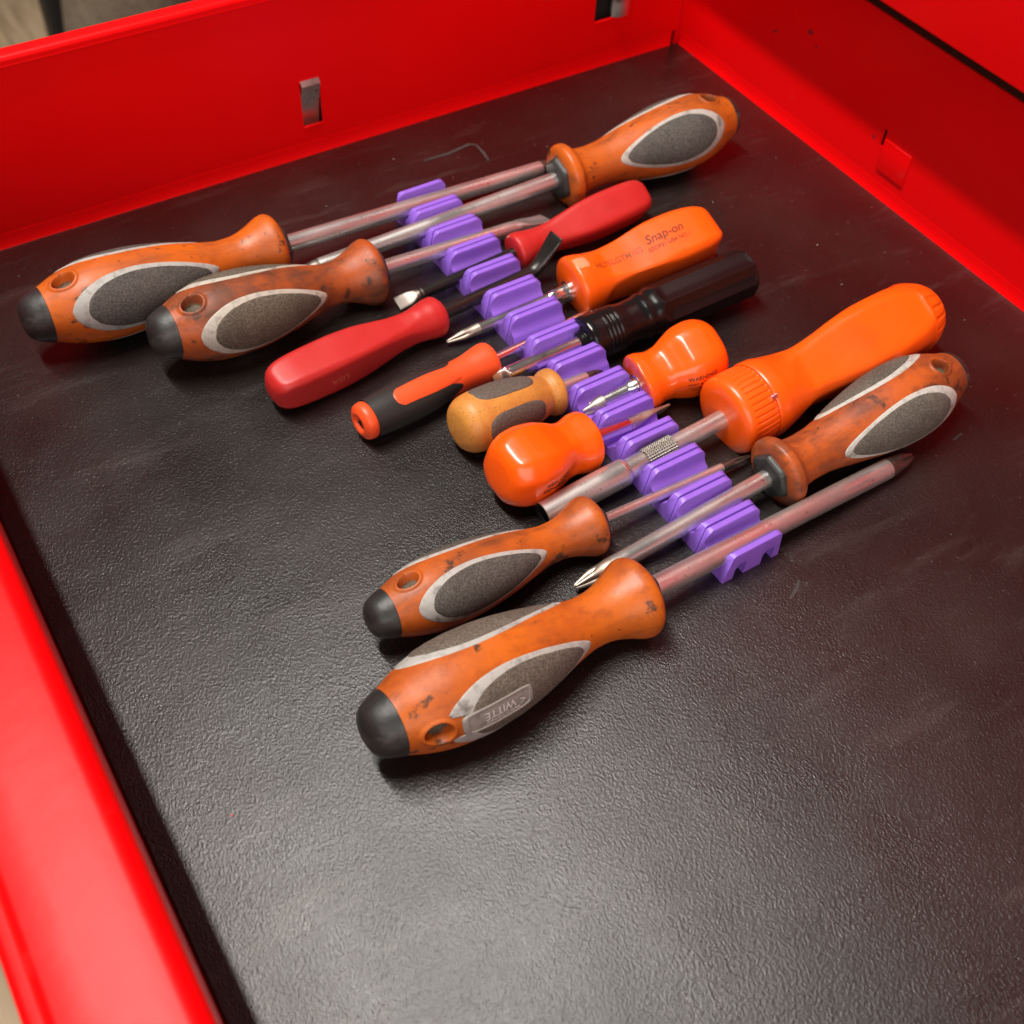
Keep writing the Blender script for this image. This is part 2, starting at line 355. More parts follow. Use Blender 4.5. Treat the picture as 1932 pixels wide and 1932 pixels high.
# ------------------------------------------------------------------ chest front above the drawer's back, room behind
chest = thing('tool_chest', 'red tool chest front above the back of the open drawer', 'tool chest')
boxes('upper_drawer_front', [(XB-28, XB-4, YN-30, YA+40, 109.3, 420)], chest, red, 1.5, 3)
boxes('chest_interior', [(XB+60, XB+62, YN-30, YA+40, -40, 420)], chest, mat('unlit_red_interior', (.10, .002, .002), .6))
boxes('chest_side_panel', [(XB+2, XB+420, YA+16, YA+40, -700, 420)], chest, red, 1.5)
M_floor = bpy.data.materials.new('wood_look_plank'); M_floor.use_nodes = True
def build_floor(m):
    nt = m.node_tree; N, L = nt.nodes, nt.links; p = N['Principled BSDF']; p.inputs['Roughness'].default_value = .55
    tc = N.new('ShaderNodeTexCoord'); mp = N.new('ShaderNodeMapping'); mp.inputs['Scale'].default_value = (14, 1.4, 1); mp.inputs['Rotation'].default_value = (0, 0, -.15); L.new(tc.outputs['Object'], mp.inputs[0])
    n = N.new('ShaderNodeTexNoise'); n.inputs['Scale'].default_value = 4; n.inputs['Detail'].default_value = 7; L.new(mp.outputs[0], n.inputs['Vector'])
    r = N.new('ShaderNodeValToRGB'); r.color_ramp.elements[0].position = .32; r.color_ramp.elements[0].color = (.25, .17, .10, 1); r.color_ramp.elements[1].position = .7; r.color_ramp.elements[1].color = (.50, .37, .23, 1)
    L.new(n.outputs[0], r.inputs[0]); L.new(r.outputs[0], p.inputs['Base Color'])
build_floor(M_floor)
boxes('floor', [(-3000, 3000, -1500, 5000, -760, -740)], None, M_floor, kind='structure')

# ------------------------------------------------------------------ purple rack
PITCH = 18.03
rack_M = Matrix.Translation((.2426-.0014, .3195, 0)) @ Matrix.Rotation(R_(.62), 4, 'Z')
rack = thing('screwdriver_rack', 'purple printed plastic rack of open clips holding the screwdriver shafts', 'tool rack', M=rack_M)
def module_mesh():
    hw = PITCH/2-.22
    prof = [(-hw, 0), (-hw, 14.2)]+arc(-hw+.8, 14.2, .8, 180, 90, 3)+arc(-hw+2.1, 14.2, .8, 90, 0, 3)
    inner = []
    for t in lin(0, 1, 9)[1:]:      # curved inside wall down to the trough
        inner.append((-hw+2.9+.25*t+2.6*t**5, 14.2-7.2*t))
    trough = [(-hw+5.75+1.1*(1-math.cos(R_(a)))*0+ (a/90)*2.0, 7.0-2.9*math.sin(R_(a))) for a in (20, 45, 70, 90)]
    half = prof+inner+trough
    full = half+[(-p, q) for p, q in reversed(half)]
    def hx(z):
        l, r = 13.75-.03*z, 15.2-.03*z
        if z > 10: l -= 5.0-math.sqrt(max(25-(z-10)**2, 0))
        if z > 12: r -= 3.0-math.sqrt(max(9-(z-12)**2, 0))
        return l, r
    NX = 13; v, f = [], []; n = len(full)
    for i in range(NX):
        for p, q in full: v.append((-hx(q)[0]+sum(hx(q))*i/(NX-1), p, q))
    for i in range(NX-1):
        for j in range(n): f.append((i*n+j, i*n+(j+1) % n, (i+1)*n+(j+1) % n, (i+1)*n+j))
    f.append(tuple(range(n))); f.append(tuple(range(NX*n-1, (NX-1)*n-1, -1)))
    me = bpy.data.meshes.new('clip'); me.from_pydata([tuple(a*MM for a in p) for p in v], [], f)
    bm = bmesh.new(); bm.from_mesh(me); bmesh.ops.triangulate(bm, faces=[q for q in bm.faces if len(q.verts) > 4]); bmesh.ops.recalc_face_normals(bm, faces=bm.faces); bm.to_mesh(me); bm.free()
    o = bpy.data.objects.new('tmp', me); col.objects.link(o)
    cut = bpy.data.meshes.new('cut'); cv, cf = [], []
    for x0, x1, sl in ((-8.6, -4.2, 2.6), (5.6, 10.6, 2.6)):
        b = len(cv); pr = [(x0, -1), (x0+.2, 5.6), (x0+sl*.7, 8.0), (x1+1.0, 8.0), (x1+1.0, -1)]
        for y in (-hw-2, -hw+3.6):
            for p, q in pr: cv.append((p, y, q))
        m = len(pr); cf += [(b+i, b+(i+1) % m, b+(i+1) % m+m, b+i+m) for i in range(m)]+[tuple(b+i for i in range(m)), tuple(b+i for i in range(2*m-1, m-1, -1))]
    cut.from_pydata([tuple(a*MM for a in p) for p in cv], [], cf)
    bm = bmesh.new(); bm.from_mesh(cut); bmesh.ops.recalc_face_normals(bm, faces=bm.faces); bm.to_mesh(cut); bm.free()
    oc = bpy.data.objects.new('cut', cut); col.objects.link(oc)
    md = o.modifiers.new('b', 'BOOLEAN'); md.object = oc; md.operation = 'DIFFERENCE'; md.solver = 'EXACT'
    bpy.context.view_layer.update(); dg = bpy.context.evaluated_depsgraph_get()
    res = bpy.data.meshes.new_from_object(o.evaluated_get(dg)); bpy.data.objects.remove(o); bpy.data.objects.remove(oc)
    finish(res, 32); res.materials.clear(); res.materials.append(M_purple)
    return res
clip_me = module_mesh()
for k in range(15):
    o = bpy.data.objects.new('clip', clip_me); col.objects.link(o); o.parent = rack
    o.location = (random.Random(k).uniform(-.25, .25)*MM, (7-k)*PITCH*MM, 0)

# ------------------------------------------------------------------ screwdriver building blocks
def shaft_part(root, s0, s1, r, m, name='shaft', n=32, extra=None):
    S = lin(s0, s1, 8) if extra is None else extra
    return link(name, loft(name, S if isinstance(r, (int, float)) else lin(s0, s1, 60), circ(n), (lambda s, t: r) if isinstance(r, (int, float)) else r), root, m)
def phillips(root, s0, L, r, m, roll=0., waist=1.):
    def fn(s, t):
        u = (s-s0)/L
        Rr = r*(1-.10*smooth(0, .3, u)) if u < .5 else r*(.90-.62*((u-.5)/.5)**1.15)
        fl = .52*smooth(.22, .62, u)
        c = abs(math.cos(2*(t-roll)))
        return Rr*(1-fl*(1-c**.9)**1.0*1.0) if u < .999 else Rr*.35
    return link('tip', loft('tip', lin(s0-1, s0, 2)+lin(s0+.05, s0+L, 34), circ(64), lambda s, t: fn(max(s, s0), t), angle=28), root, m)
def blade(root, s0, L, r, wmax, tend, m, roll=0., wend=None):
    wend = wend or wmax
    W = pchip([(0, r), (.25, r*1.05), (.55, wmax), (1, wend)]); T = pchip([(0, r), (.2, r*.85), (.6, tend*2.0), (1, tend)])
    def fn(s, t):
        u = min(max((s-s0)/L, 0), 1); p = 2+6*smooth(.1, .5, u)
        c, q = math.cos(t), math.sin(t); k = (abs(c)**p+abs(q)**p)**(-1/p)
        y, z = W(u)*k*q, T(u)*k*c
        return (y*math.cos(roll)+z*math.sin(roll), -y*math.sin(roll)+z*math.cos(roll))
    return link('tip', loft('tip', [s0-1]+lin(s0, s0+L, 30), circ(48, .065), fn, angle=30), root, m)

# ------------------------------------------------------------------ the six big two-tone drivers
WP = pchip([(0, 4.5), (.9, 7.2), (3, 9.6), (7, 11.4), (11, 12.8), (18, 15.6), (25, 17.6), (32, 18.8), (40, 19.2), (50, 18.8), (60, 17.6), (70, 15.7), (80, 13.2), (88, 11.3), (94, 10.4), (99, 10.5), (104, 11.4), (109, 13.2), (113, 15.0), (116, 16.2), (118, 16.5), (119.8, 16.0), (121, 14.8), (121.9, 13.0)])
WP_RING = pchip([(0, 4.5), (.9, 7.2), (3, 9.6), (7, 11.4), (11, 12.8), (18, 15.6), (25, 17.6), (32, 18.8), (40, 19.2), (50, 18.8), (60, 17.6), (70, 15.9), (80, 13.9), (88, 12.3), (95, 11.4), (102, 11.2), (108, 11.7), (111.5, 12.7), (113.2, 14.4), (114.6, 15.9), (116.4, 16.7), (118.4, 16.7), (120.2, 15.9), (121.3, 14.4), (121.9, 12.4)])
def witte(name, label, b, t, theta0, kl, kr, mats, r_shaft, tip, logo=False, ring=False, cap=10.4, shaft_mat=M_satin, tot=None, holes=(0,)):
    M, L = pose(b, t); tot = tot or L
    root = thing(name, label, 'screwdriver', 'large orange and grey two-tone screwdrivers', M)
    mo, mp, mr = mats
    hs = 20.5
    def hole(s, t_):
        h = 0; inside = False
        for k in holes:
            d = (t_-(theta0+k)+math.pi) % (2*math.pi)-math.pi
            e = math.hypot((s/kl-hs)/5.0, d*16.5/4.2)
            if e < 1.7:
                h += .55*smooth(1.45, 1.15, e) - 5.4*kr*smooth(1.05, .82, e)
        return h
    prof = WP_RING if ring else WP
    base = lambda s, t_: prof(s/kl)*kr
    rf = lambda s, t_: base(s, t_)+hole(s, t_)
    S = [s*kl for s in lin(cap+.2, 13.0, 5)+lin(13.4, 27.5, 66)+lin(29, 104, 44)+lin(105.5, 121.9, 24)]
    TH = sorted(set([round(a, 5) for h in holes for a in lin(theta0+h-.42, theta0+h+.42, 56)] + [round(a, 5) for a in circ(64) if all(abs((a-theta0-h+math.pi) % (2*math.pi)-math.pi) > .43 for h in holes)]), key=lambda a: a % (2*math.pi))
    me = loft('handle', S, TH, rf, angle=60); me.materials.append(mo); me.materials.append(M_dust)
    for p in me.polygons:
        c = p.center; s = c.x/MM; th = math.atan2(c.y, c.z)
        if hole(s, th) < -4.2*kr: p.material_index = 1
    link('handle', me, root)
    link('end_cap', loft('end_cap', [s*kl*cap for s in [.0, .035, .1, .17, .29, .48, .67, .86, 1.0, 1.048, 1.058]], circ(64), lambda s, t_: base(s, t_)+(.2 if s < 1.04*cap*kl else -.6)), root, M_cap)
    hexr = lambda rr, t_: min(rr, rr*.90/max(abs(math.cos(((t_+.3) % (math.pi/3))-math.pi/6)), .5))
    CP = pchip([(119.5, 11.6), (122.6, 11.4), (123.6, 11.0), (124.6, 10.2), (125.2, 8.2)])
    link('collar', loft('collar', [s*kl for s in (119.5, 122.6, 123.2, 123.8, 124.6, 125.2)], circ(48), lambda s, t_: hexr(CP(s/kl)*kr, t_), angle=25), root, M_collar)
    for k in (0, 1, 2):
        tc = theta0+math.pi/3+k*2*math.pi/3
        is_logo = logo and k == 1
        prf = lambda s, t_: base(s, t_)-(7.5 if is_logo and math.hypot((s/kl-hs)/5.0, ((t_-tc+math.pi) % (2*math.pi)-math.pi)*16.5/4.2) < 1.4 else 0)
        rim = link('pad_rim', patch('pad_rim', prf, (53.5 if not is_logo else 55.5)*kl, tc, (34.3 if not is_logo else 33)*kl, .75, [(.72, -.3), (.73, .3), (.97, .28), (1.0, .12), (1.015, -.4)], 110, egg=.16, wob=.0015, seed=k), None, mr)
        pad = link('grip_pad', patch('grip_pad', prf, (54.6 if not is_logo else 58)*kl, tc-.01, (29.8 if not is_logo else 27)*kl, .645, [(0, .62), (.25, .62), (.5, .6), (.75, .56), (.93, .5), (.975, .38), (1.0, -.3)], 120, egg=.17, wob=.003, seed=k+9), root, mp)
        rim.parent = pad
        if is_logo:
            link('logo_plate', patch('logo_plate', prf, 43*kl, tc, 14.5*kl, .22, [(0, .75), (.5, .75), (.86, .75), (.88, 1.15), (.96, 1.15), (1.0, .2)], 90, shape=7), pad, M_plate)
            link('embossed_lettering', text_mesh('lettering', [('WITTE', 4.2, 0, -.7), ('Made in Germany', 1.9, -1.0, 2.0), ('<', 4.4, -9.2, 0)], base, 43*kl, tc, 1.1), pad, M_logo)
    shaft_part(root, 122*kl, tot-tip[1], r_shaft, shaft_mat)
    if tip[0] == 'ph': phillips(root, tot-tip[1], tip[1], r_shaft*tip[2], tip[3], .3)
    else: blade(root, tot-tip[1], tip[1], r_shaft, tip[2], tip[4], tip[3], tip[5])
    return root
M_plate = mat('darkened_dirty_logo_plate', (.27, .25, .225), .5, stains=[(300, .5, .7, (.14, .12, .10), .7)])  # base tone darkened so the letters look lit, patchy dirt over it
M_logo = mat('edge_lit_grey_lettering', (.60, .58, .54), .45)  # paler than the plate, in place of light catching the letter edges
OR1 = (.60, .125, .010)
witte('screwdriver', 'largest orange screwdriver, raised logo on its grey pad, in the end clip of the rack', (71.6, 185.0, 21.4), (340.7, 195.0, 3.8), R_(110), .985, .985,
      witte_mats('logo', (.54, .118, .009), (.36, .066, .012), 1, pad=(.085, .070, .056), rim=(.40, .39, .365), dirt=.6), 4.5, ('ph', 15, 1.0, M_tipdark), logo=True, holes=(0, math.pi))
witte('screwdriver', 'slim orange screwdriver with thin dark-tipped shaft, touching the largest one', (95.0, 228.2, 16.6), (279.0, 230.2, 4.0), R_(8), .84, .765,
      witte_mats('slim', (.50, .105, .011), (.28, .062, .018), 5, pad=(.060, .053, .046), dirt=.6), 2.25, ('ph', 16, .95, M_tipdark))
witte('screwdriver', 'brownish orange screwdriver with grey pad and black collar beside the ratchet handle', (380.6, 214.4, 20.2), (175.4, 210.7, 3.4), R_(9), .875, .93,
      witte_mats('brown', (.46, .088, .012), (.20, .052, .022), 11, pad=(.075, .067, .055), rim=(.46, .45, .41), dirt=.9, ), 3.8, ('ph', 17, 1.0, M_tiplight), ring=True, cap=6)
witte('screwdriver', 'grimy brown-orange screwdriver with dark end cap, its flat tip near the red handle', (80.4, 404.4, 21.6), (292.2, 412.9, 3.0), R_(-14), .92, .97,
      witte_mats('grimy', (.38, .075, .013), (.11, .042, .024), 17, pad=(.075, .062, .046), rim=(.44, .41, .35), dirt=.85), 3.7, ('bl', 22, 5.2, M_satin, .6, .25))
witte('screwdriver', 'cleaner orange screwdriver between the red side wall and the grimy one', (36.0, 441.7, 21.8), (314.9, 448.9, 4.3), R_(-4), 1.01, .99,
      witte_mats('far', (.57, .118, .008), (.34, .062, .012), 23, pad=(.055, .049, .044), rim=(.38, .37, .345), dirt=.45), 4.2, ('ph', 15, 1.0, M_tipdark), tot=292)
witte('screwdriver', 'orange screwdriver with grey pad and black collar pointing into the drawer corner', (418.6, 421.7, 20.6), (200.3, 430.9, 6.8), R_(0), .905, .985,
      witte_mats('corner', (.52, .105, .009), (.30, .066, .016), 29, pad=(.060, .056, .050), rim=(.42, .40, .36), dirt=.5), 4.1, ('ph', 15, 1.0, M_tipdark), tot=262, ring=True, cap=6)

# ------------------------------------------------------------------ faceted handles (panelled grips)
def panel_fn(R, Dp, roll, faces=4, k=.9):
    R, Dp = pchip(R), pchip(Dp)
    def fn(s, t):
        r = R(s); d = Dp(s); step = 2*math.pi/faces
        a = ((t-roll+step/2) % step)-step/2
        return smin(r, d/max(math.cos(a), .2), k)
    return fn
def handle_S(L, fine=90):
    return sorted(set([0, .15, .5, 1, 1.8, 3]+lin(4, L-3, fine)+[L-2.2, L-1.6, L-1.1, L-.7, L-.4, L-.15, L]))
def panelled(name, label, b, t, L, Rp, Dp, roll, m, group=None, k=.9, faces=4):
    M, tot = pose(b, t); root = thing(name, label, 'screwdriver', group, M)
    fn = panel_fn(Rp, Dp, roll, faces, k)
    h = link('handle', loft('handle', handle_S(L), circ(128), fn, angle=35), root, m)
    return root, fn, tot, h
def scaled(pts, ks, kr): return [(s*ks, r*kr) for s, r in pts]

# small red pair
RED_R = [(0, 4), (.6, 6.2), (2, 8.4), (5, 10.3), (10, 11.4), (20, 12.0), (32, 12.2), (44, 11.6), (56, 9.8), (66, 8.2), (73, 7.8), (80, 8.6), (85, 9.5), (88, 9.6), (89.4, 9.0), (90, 7.8)]
RED_D = [(0, 4.2), (2, 7.4), (6, 8.6), (14, 9.5), (30, 9.7), (45, 9.0), (58, 7.7), (68, 7.0), (75, 7.8), (81, 11), (90, 14)]
root, fn, tot, h = panelled('screwdriver', 'red plastic handled screwdriver with black shaft and flat tip, handle near the back wall', (340.0, 394.0, 12.2), (193.7, 390.8, 3.6), 80.5, scaled(RED_R, .895, .98), scaled(RED_D, .895, .98), R_(30), M_redh)
shaft_part(root, 79, tot-12, 2.9, M_blackox); blade(root, tot-13, 13, 2.9, 3.6, .55, M_tipdark, R_(20))
root, fn, tot, h = panelled('pry_driver', 'red plastic handled pry tool with black shaft and bent chisel tip', (115.1, 359.1, 11.8), (262.3, 376.3, 6.6), 90.5, RED_R, RED_D, R_(-8), M_redh)
shaft_part(root, 89, tot-4, 3.4, M_blackox)
link('lettering', text_mesh('lettering', [('USA', 5, 0, 0)], fn, 30, R_(-98), .06), h, mat('faint_moulded_text', (.66, .10, .08), .5))
# bent tip: swept strip rising from the shaft end
def bent_tip(root, s0):
    v, f = [], []; n = 20
    path = [(0, 0, 3.4, 3.4, 2), (3, .2, 3.4, 3.3, 2), (6, 1.6, 3.5, 3.0, 2.4), (9, 4.6, 3.7, 2.4, 3), (12, 8.6, 4.0, 1.7, 4), (15, 12.8, 4.3, 1.1, 6), (17.2, 16.0, 4.4, .7, 8), (17.6, 16.6, 4.3, .35, 8)]
    for i, (x, z, wd, th, p) in enumerate(path):
        a = path[min(i+1, len(path)-1)]; b_ = path[max(i-1, 0)]
        d = Vector((a[0]-b_[0], 0, a[1]-b_[1])).normalized(); nn = Vector((-d.z, 0, d.x))
        for q in circ(n, .157):
            c, s_ = math.cos(q), math.sin(q); k = (abs(c)**p+abs(s_)**p)**(-1/p)
            P = Vector((s0+x, 0, z))+Vector((0, 1, 0))*wd*k*s_+nn*th*k*c
            v.append(tuple(P))
    for i in range(len(path)-1):
        for j in range(n): f.append((i*n+j, i*n+(j+1) % n, (i+1)*n+(j+1) % n, (i+1)*n+j))
    f.append(tuple(range(n))); f.append(tuple(range((len(path)-1)*n, len(path)*n)))
    return link('tip', from_data('tip', v, f, 35), root, M_blackox)
bent_tip(root, tot-6)

# printed orange driver
SN_R = scaled([(0, 6), (.6, 9), (2, 11.5), (5, 13.8), (12, 15.9), (24, 17.1), (36, 17.0), (48, 15.5), (58, 13.8), (66, 13.2), (73, 14.1), (78, 15.3), (81.5, 15.7), (83, 15.1), (84, 13.4)], .975, 1.0)
SN_D = scaled([(0, 6.0), (2, 8.7), (6, 11.0), (14, 12.8), (28, 13.4), (42, 12.1), (56, 10.5), (64, 10.6), (71, 13.1), (77, 17), (84, 20)], .975, 1.0)
root, fn, tot, h = panelled('screwdriver', 'bright orange screwdriver with printed lettering on its top panel, beside the black handle', (349.6, 350.2, 16.2), (201.8, 357.4, 2.8), 81.9, SN_R, SN_D, R_(16), M_orange, k=.8)
BT = pchip([(78, 5.2), (80, 5.2), (84.2, 5.2), (84.3, 4.2), (86, 4.0), (88, 4.0), (88.4, 4.5), (91.5, 4.5), (92, 3.6), (94, 2.9)])
link('bolster', loft('bolster', [78, 84.2, 84.3, 86, 88, 88.4, 91.5, 92, 94], circ(48), lambda s, t: BT(s)*(1 if not 88.2 < s < 91.8 else min(1, .90/max(math.cos((t % (math.pi/3))-math.pi/6), .5))), angle=30), root, M_chrome)
shaft_part(root, 90, tot-17, 2.8, M_chrome); phillips(root, tot-18, 18, 2.75, M_tiplight, .2)
link('lettering', text_mesh('lettering', [('Snap-on', 6.4, 0, 2.2), ('SDDP31 USA NO.1', 2.9, 0, -2.9)], fn, 31, R_(17), .16, shear=.25), h, M_textw)
link('lettering', text_mesh('lettering', [('HL75LGTM102', 4.2, 0, 0)], fn, 57.5, R_(19), .16), h, mat('faded_print', (.25, .04, .004), .5))
link('worn_patch', patch('worn_patch', fn, 76.5, R_(2), 3.6, .24, [(0, .12), (.5, .12), (.92, .1), (1, -.1)], 40, shape=6, wob=.02), h, mat('scraped_plastic', (.62, .27, .13), .8, stains=[(700, .4, .6, (.75, .22, .10), .8)]))

# orange stubbies
ST_R = [(0, 8), (.6, 11), (2, 13.6), (5, 16), (10, 18), (17, 18.8), (24, 18.2), (31, 16), (37, 13.7), (41, 13.2), (45, 14), (49, 15.0), (51.5, 15.1), (52.6, 14.5), (53, 13)]
ST_D = [(0, 9.2), (2, 12.6), (6, 14.8), (14, 16.6), (22, 16.2), (30, 14.0), (37, 12.2), (42, 12.4), (47, 13.6), (53, 14.4)]
root, fn, tot, h = panelled('stubby_screwdriver', 'glossy orange stubby screwdriver with flat blade, lettering upside down, beside the tan stubby', (172.0, 263.6, 18.3), (265.2, 271.6, 3.3), 46.6, scaled(ST_R, .88, .89), scaled(ST_D, .88, .90), R_(-8), M_stubby, k=.9)
shaft_part(root, 45, tot-22, 3.2, M_chrome); blade(root, tot-23, 22, 3.2, 4.3, .55, M_tiplight, R_(68))
link('lettering', text_mesh('lettering', [('Snap-on', 4.4, 0, 1.8), ('SDD1 USA', 3.0, -.6, -1.9)], fn, 20, R_(-92), .12, shear=.2), h, M_text)
root, fn, tot, h = panelled('stubby_screwdriver', 'glossy orange stubby cross-tip screwdriver with warning print, beside the black handle', (297.4, 280.9, 18.2), (227.0, 287.4, 4.3), 41, scaled(ST_R, .774, .92), scaled(ST_D, .774, .94), R_(22), M_stubby, k=1.2)
shaft_part(root, 40, tot-12, 3.2, M_chrome); phillips(root, tot-13, 13, 3.3, M_tiplight, .5)
link('ferrule', loft('ferrule', [38, 41.2, 41.6, 45, 46.5], circ(40), lambda s, t: 5.2 if s < 41.4 else (3.9 if s < 46 else 3.2), angle=30), root, M_chrome)
link('lettering', text_mesh('lettering', [('WARNING!', 2.6, 0, 4.2), ('NOT A PRYBAR', 2.0, 0, 1.4), ('CHISEL, PUNCH', 2.0, .3, -1.2), ('OR HAMMER', 2.0, .6, -3.8)], fn, 16.5, R_(86), .12), h, M_text)

# ratcheting driver
RT_R = [(0, 8), (.8, 10.5), (3, 12.8), (8, 15.5), (13, 17.2), (24, 19.4), (38, 20.3), (52, 19.6), (66, 17.2), (78, 15.4), (86, 15.4), (94, 16.8), (99, 18.0), (103, 18.2), (104, 17.8)]
RT_D = [(0, 20), (10, 20), (14, 15.7), (26, 16.3), (42, 16.4), (56, 15.2), (70, 13.3), (80, 12.7), (87, 14.6), (94, 19), (104, 22)]
M, tot = pose((397.0, 250.1, 21.4), (184.2, 246.3, 5.2))
root = thing('ratchet_screwdriver', 'large bright orange ratcheting screwdriver with ribbed ring and knurled steel shaft', 'screwdriver', None, M)
fn = panel_fn(RT_R, RT_D, R_(26), 4, 1.0)
h = link('handle', loft('handle', lin(12.5, 103, 100)+[103.4, 103.8, 104], circ(128), fn, angle=35), root, M_orange)
RC = pchip(RT_R)
def capfn(s, t):
    g = smooth(1.5, 4, s)*smooth(12.2, 10.5, s)
    return RC(s)+.2-.75*g*max(0, math.cos(20*t))**.6*.9
link('end_cap', loft('end_cap', [0, .3, .8, 1.5]+lin(2, 12.4, 22)+[12.6], circ(240), capfn, angle=40), root, M_orange)
def ringfn(s, t):
    RR = pchip([(104, 17.2), (104.6, 17.6), (112, 18.2), (118, 18.0), (120, 17.0), (121.2, 14.5), (121.6, 12)])
    g = smooth(104.3, 105.2, s)*smooth(116.5, 114.5, s)
    return RR(s)-.7*g*max(0, math.cos(40*t))**.5
link('ratchet_ring', loft('ratchet_ring', [104.05, 104.3, 104.6, 105, 105.4, 107, 109, 111, 113, 114.2, 115, 115.8, 116.6, 117.5, 118.6, 119.4, 120, 120.5, 120.9, 121.2, 121.45, 121.6], circ(320), ringfn, angle=45), root, M_orange)
link('pawl_pin', loft('pawl_pin', [103.2, 103.4, 106, 106.2], circ(10), lambda s, t: (math.sin(R_(38))*17.6+1.3*math.sin(t), math.cos(R_(38))*17.6+1.3*math.cos(t))), root, M_chrome)
shaft_part(root, 118, 152, 4.2, M_satin)
def knurl(s, t):
    a = math.sin(13*t+s*2.6); b_ = math.sin(13*t-s*2.6)
    return 5.0+.20*a*b_*2 if 148.4 < s < 163.2 else 4.3
link('knurled_sleeve', loft('knurled_sleeve', [148]+lin(148.5, 163.1, 82)+[163.6], circ(160), knurl, angle=80), root, mat('knurled_steel', (.30, .285, .25), .4, .95))
shaft_part(root, 163, 173, 4.6, M_satin, 'shaft_neck')
e = tot+1
def sock(s, t):
    return 4.3 if s < 180.2 else 5.3
ho = link('nut_socket', loft('nut_socket', [171.8, 172.4, 173.8]+lin(175, e-.6, 6)+[e-.2, e], circ(64), lambda s, t: 4.5 if s < 172 else (5.2 if s < 173 else (6.0 if s < e-.1 else 5.6)), cap1=False, angle=35), root, M_satin)
hexf = lambda s, t: 3.9*.87/max(math.cos((t % (math.pi/3))-math.pi/6), .5)
link('socket_bore', loft('socket_bore', [e-9, e-.7, e], circ(60), lambda s, t: hexf(s, t)*1.15 if s < e-.1 else 5.6, cap1=False), ho, black_hole)

# ------------------------------------------------------------------ coral and black soft-grip driver
M, tot = pose((140.4, 324.6, 9.9), (280.3, 340.2, 5.0))
root = thing('screwdriver', 'slim driver with black rubber sleeve, coral orange inlay and coral end cap', 'screwdriver', None, M)
OB0 = pchip([(0, 6.2), (.8, 7.6), (2.2, 8.2), (5, 8.5), (14, 9.1), (26, 9.4), (36, 9.0), (44, 8.1), (51, 7.5), (58, 7.7), (65, 8.7), (70, 9.3), (72.3, 8.9), (73.2, 7.5)])
OB = lambda s: OB0(s*73.2/70.8 if s > 10 else s)
ob = lambda s, t: OB(s)
tin = R_(-22)
link('handle', loft('handle', lin(30, 68, 30)+[68.6, 69.2, 69.9, 70.4, 70.8], circ(64), lambda s, t: OB(s)-(.35 if s < 36 else 0)), root, M_obor)
def capdish(s, t):
    return OB(s)
cap = link('end_cap', loft('end_cap', [-.001, .4, .8, 1.4, 2.2, 4, 5.2], circ(48), lambda s, t: OB(max(s, 0))*(1.0)+(.1 if s < 5 else -.5), cap0=False), root, M_obor)
v, f = [], []; prof = [(6.3, 0), (5.4, -.5), (4.2, -.55), (3.2, .2), (2.6, 1.6), (2.2, 3)]
for r, x in prof:
    for t in circ(40): v.append((x, r*math.sin(t), r*math.cos(t)))
for i in range(len(prof)-1):
    for j in range(40): f.append((i*40+j, i*40+(j+1) % 40, (i+1)*40+(j+1) % 40, (i+1)*40+j))
f.append(tuple(range(len(prof)*40-40, len(prof)*40)))
link('end_dimple', from_data('end_dimple', v, f), cap, M_obor)
v = [(.9, 0, 0)]; f = []
for i in range(12):
    r = (2.9, .9, 2.0, .9)[i % 4]; t = 2*math.pi*i/12; v.append((.35, r*math.sin(t), r*math.cos(t)))
f = [(0, 1+i, 1+(i+1) % 12) for i in range(12)]
link('star_mark', from_data('star', v, f, fix=False), cap, M_text)
def sleeve_end(t):
    a = (t-tin+math.pi) % (2*math.pi)-math.pi
    return 43+7.5*math.exp(-((abs(a)-.95)/.42)**2)-6*math.exp(-(a/.35)**2)
link('grip_sleeve', loft('grip_sleeve', lin(0, 1, 40), circ(96), lambda u, t: (lambda s: (s, (OB(s)+.28-.7*smooth(.985, 1, u))*math.sin(t), (OB(s)+.28-.7*smooth(.985, 1, u))*math.cos(t)))(4.8+(sleeve_end(t)-4.8)*u), cap0=False, cap1=False), root, M_obbk)
def inlay():
    v, f = [], []; nu, nv = 40, 14
    for i in range(nu):
        s = 15.5+34*i/(nu-1); u = i/(nu-1)
        hw = (.52*min(1, math.sqrt(max(u, 0)/.10)) if u < .1 else .52)+.10*smooth(.1, .8, u)-.12*smooth(.85, 1, u)
        for j in range(nv):
            q = -1+2*j/(nv-1); t = tin+hw*q; r = OB(s)+.42-.35*abs(q)**8-(.3 if i == 0 else 0)
            v.append((s, r*math.sin(t), r*math.cos(t)))
    for i in range(nu-1):
        for j in range(nv-1): f.append((i*nv+j, i*nv+j+1, (i+1)*nv+j+1, (i+1)*nv+j))
    return from_data('inlay', v, f, 50)
link('inlay', inlay(), root, M_obor)
shaft_part(root, 69, tot-12, 2.35, M_chrome); phillips(root, tot-13, 13, 2.3, M_tipdark, .4)

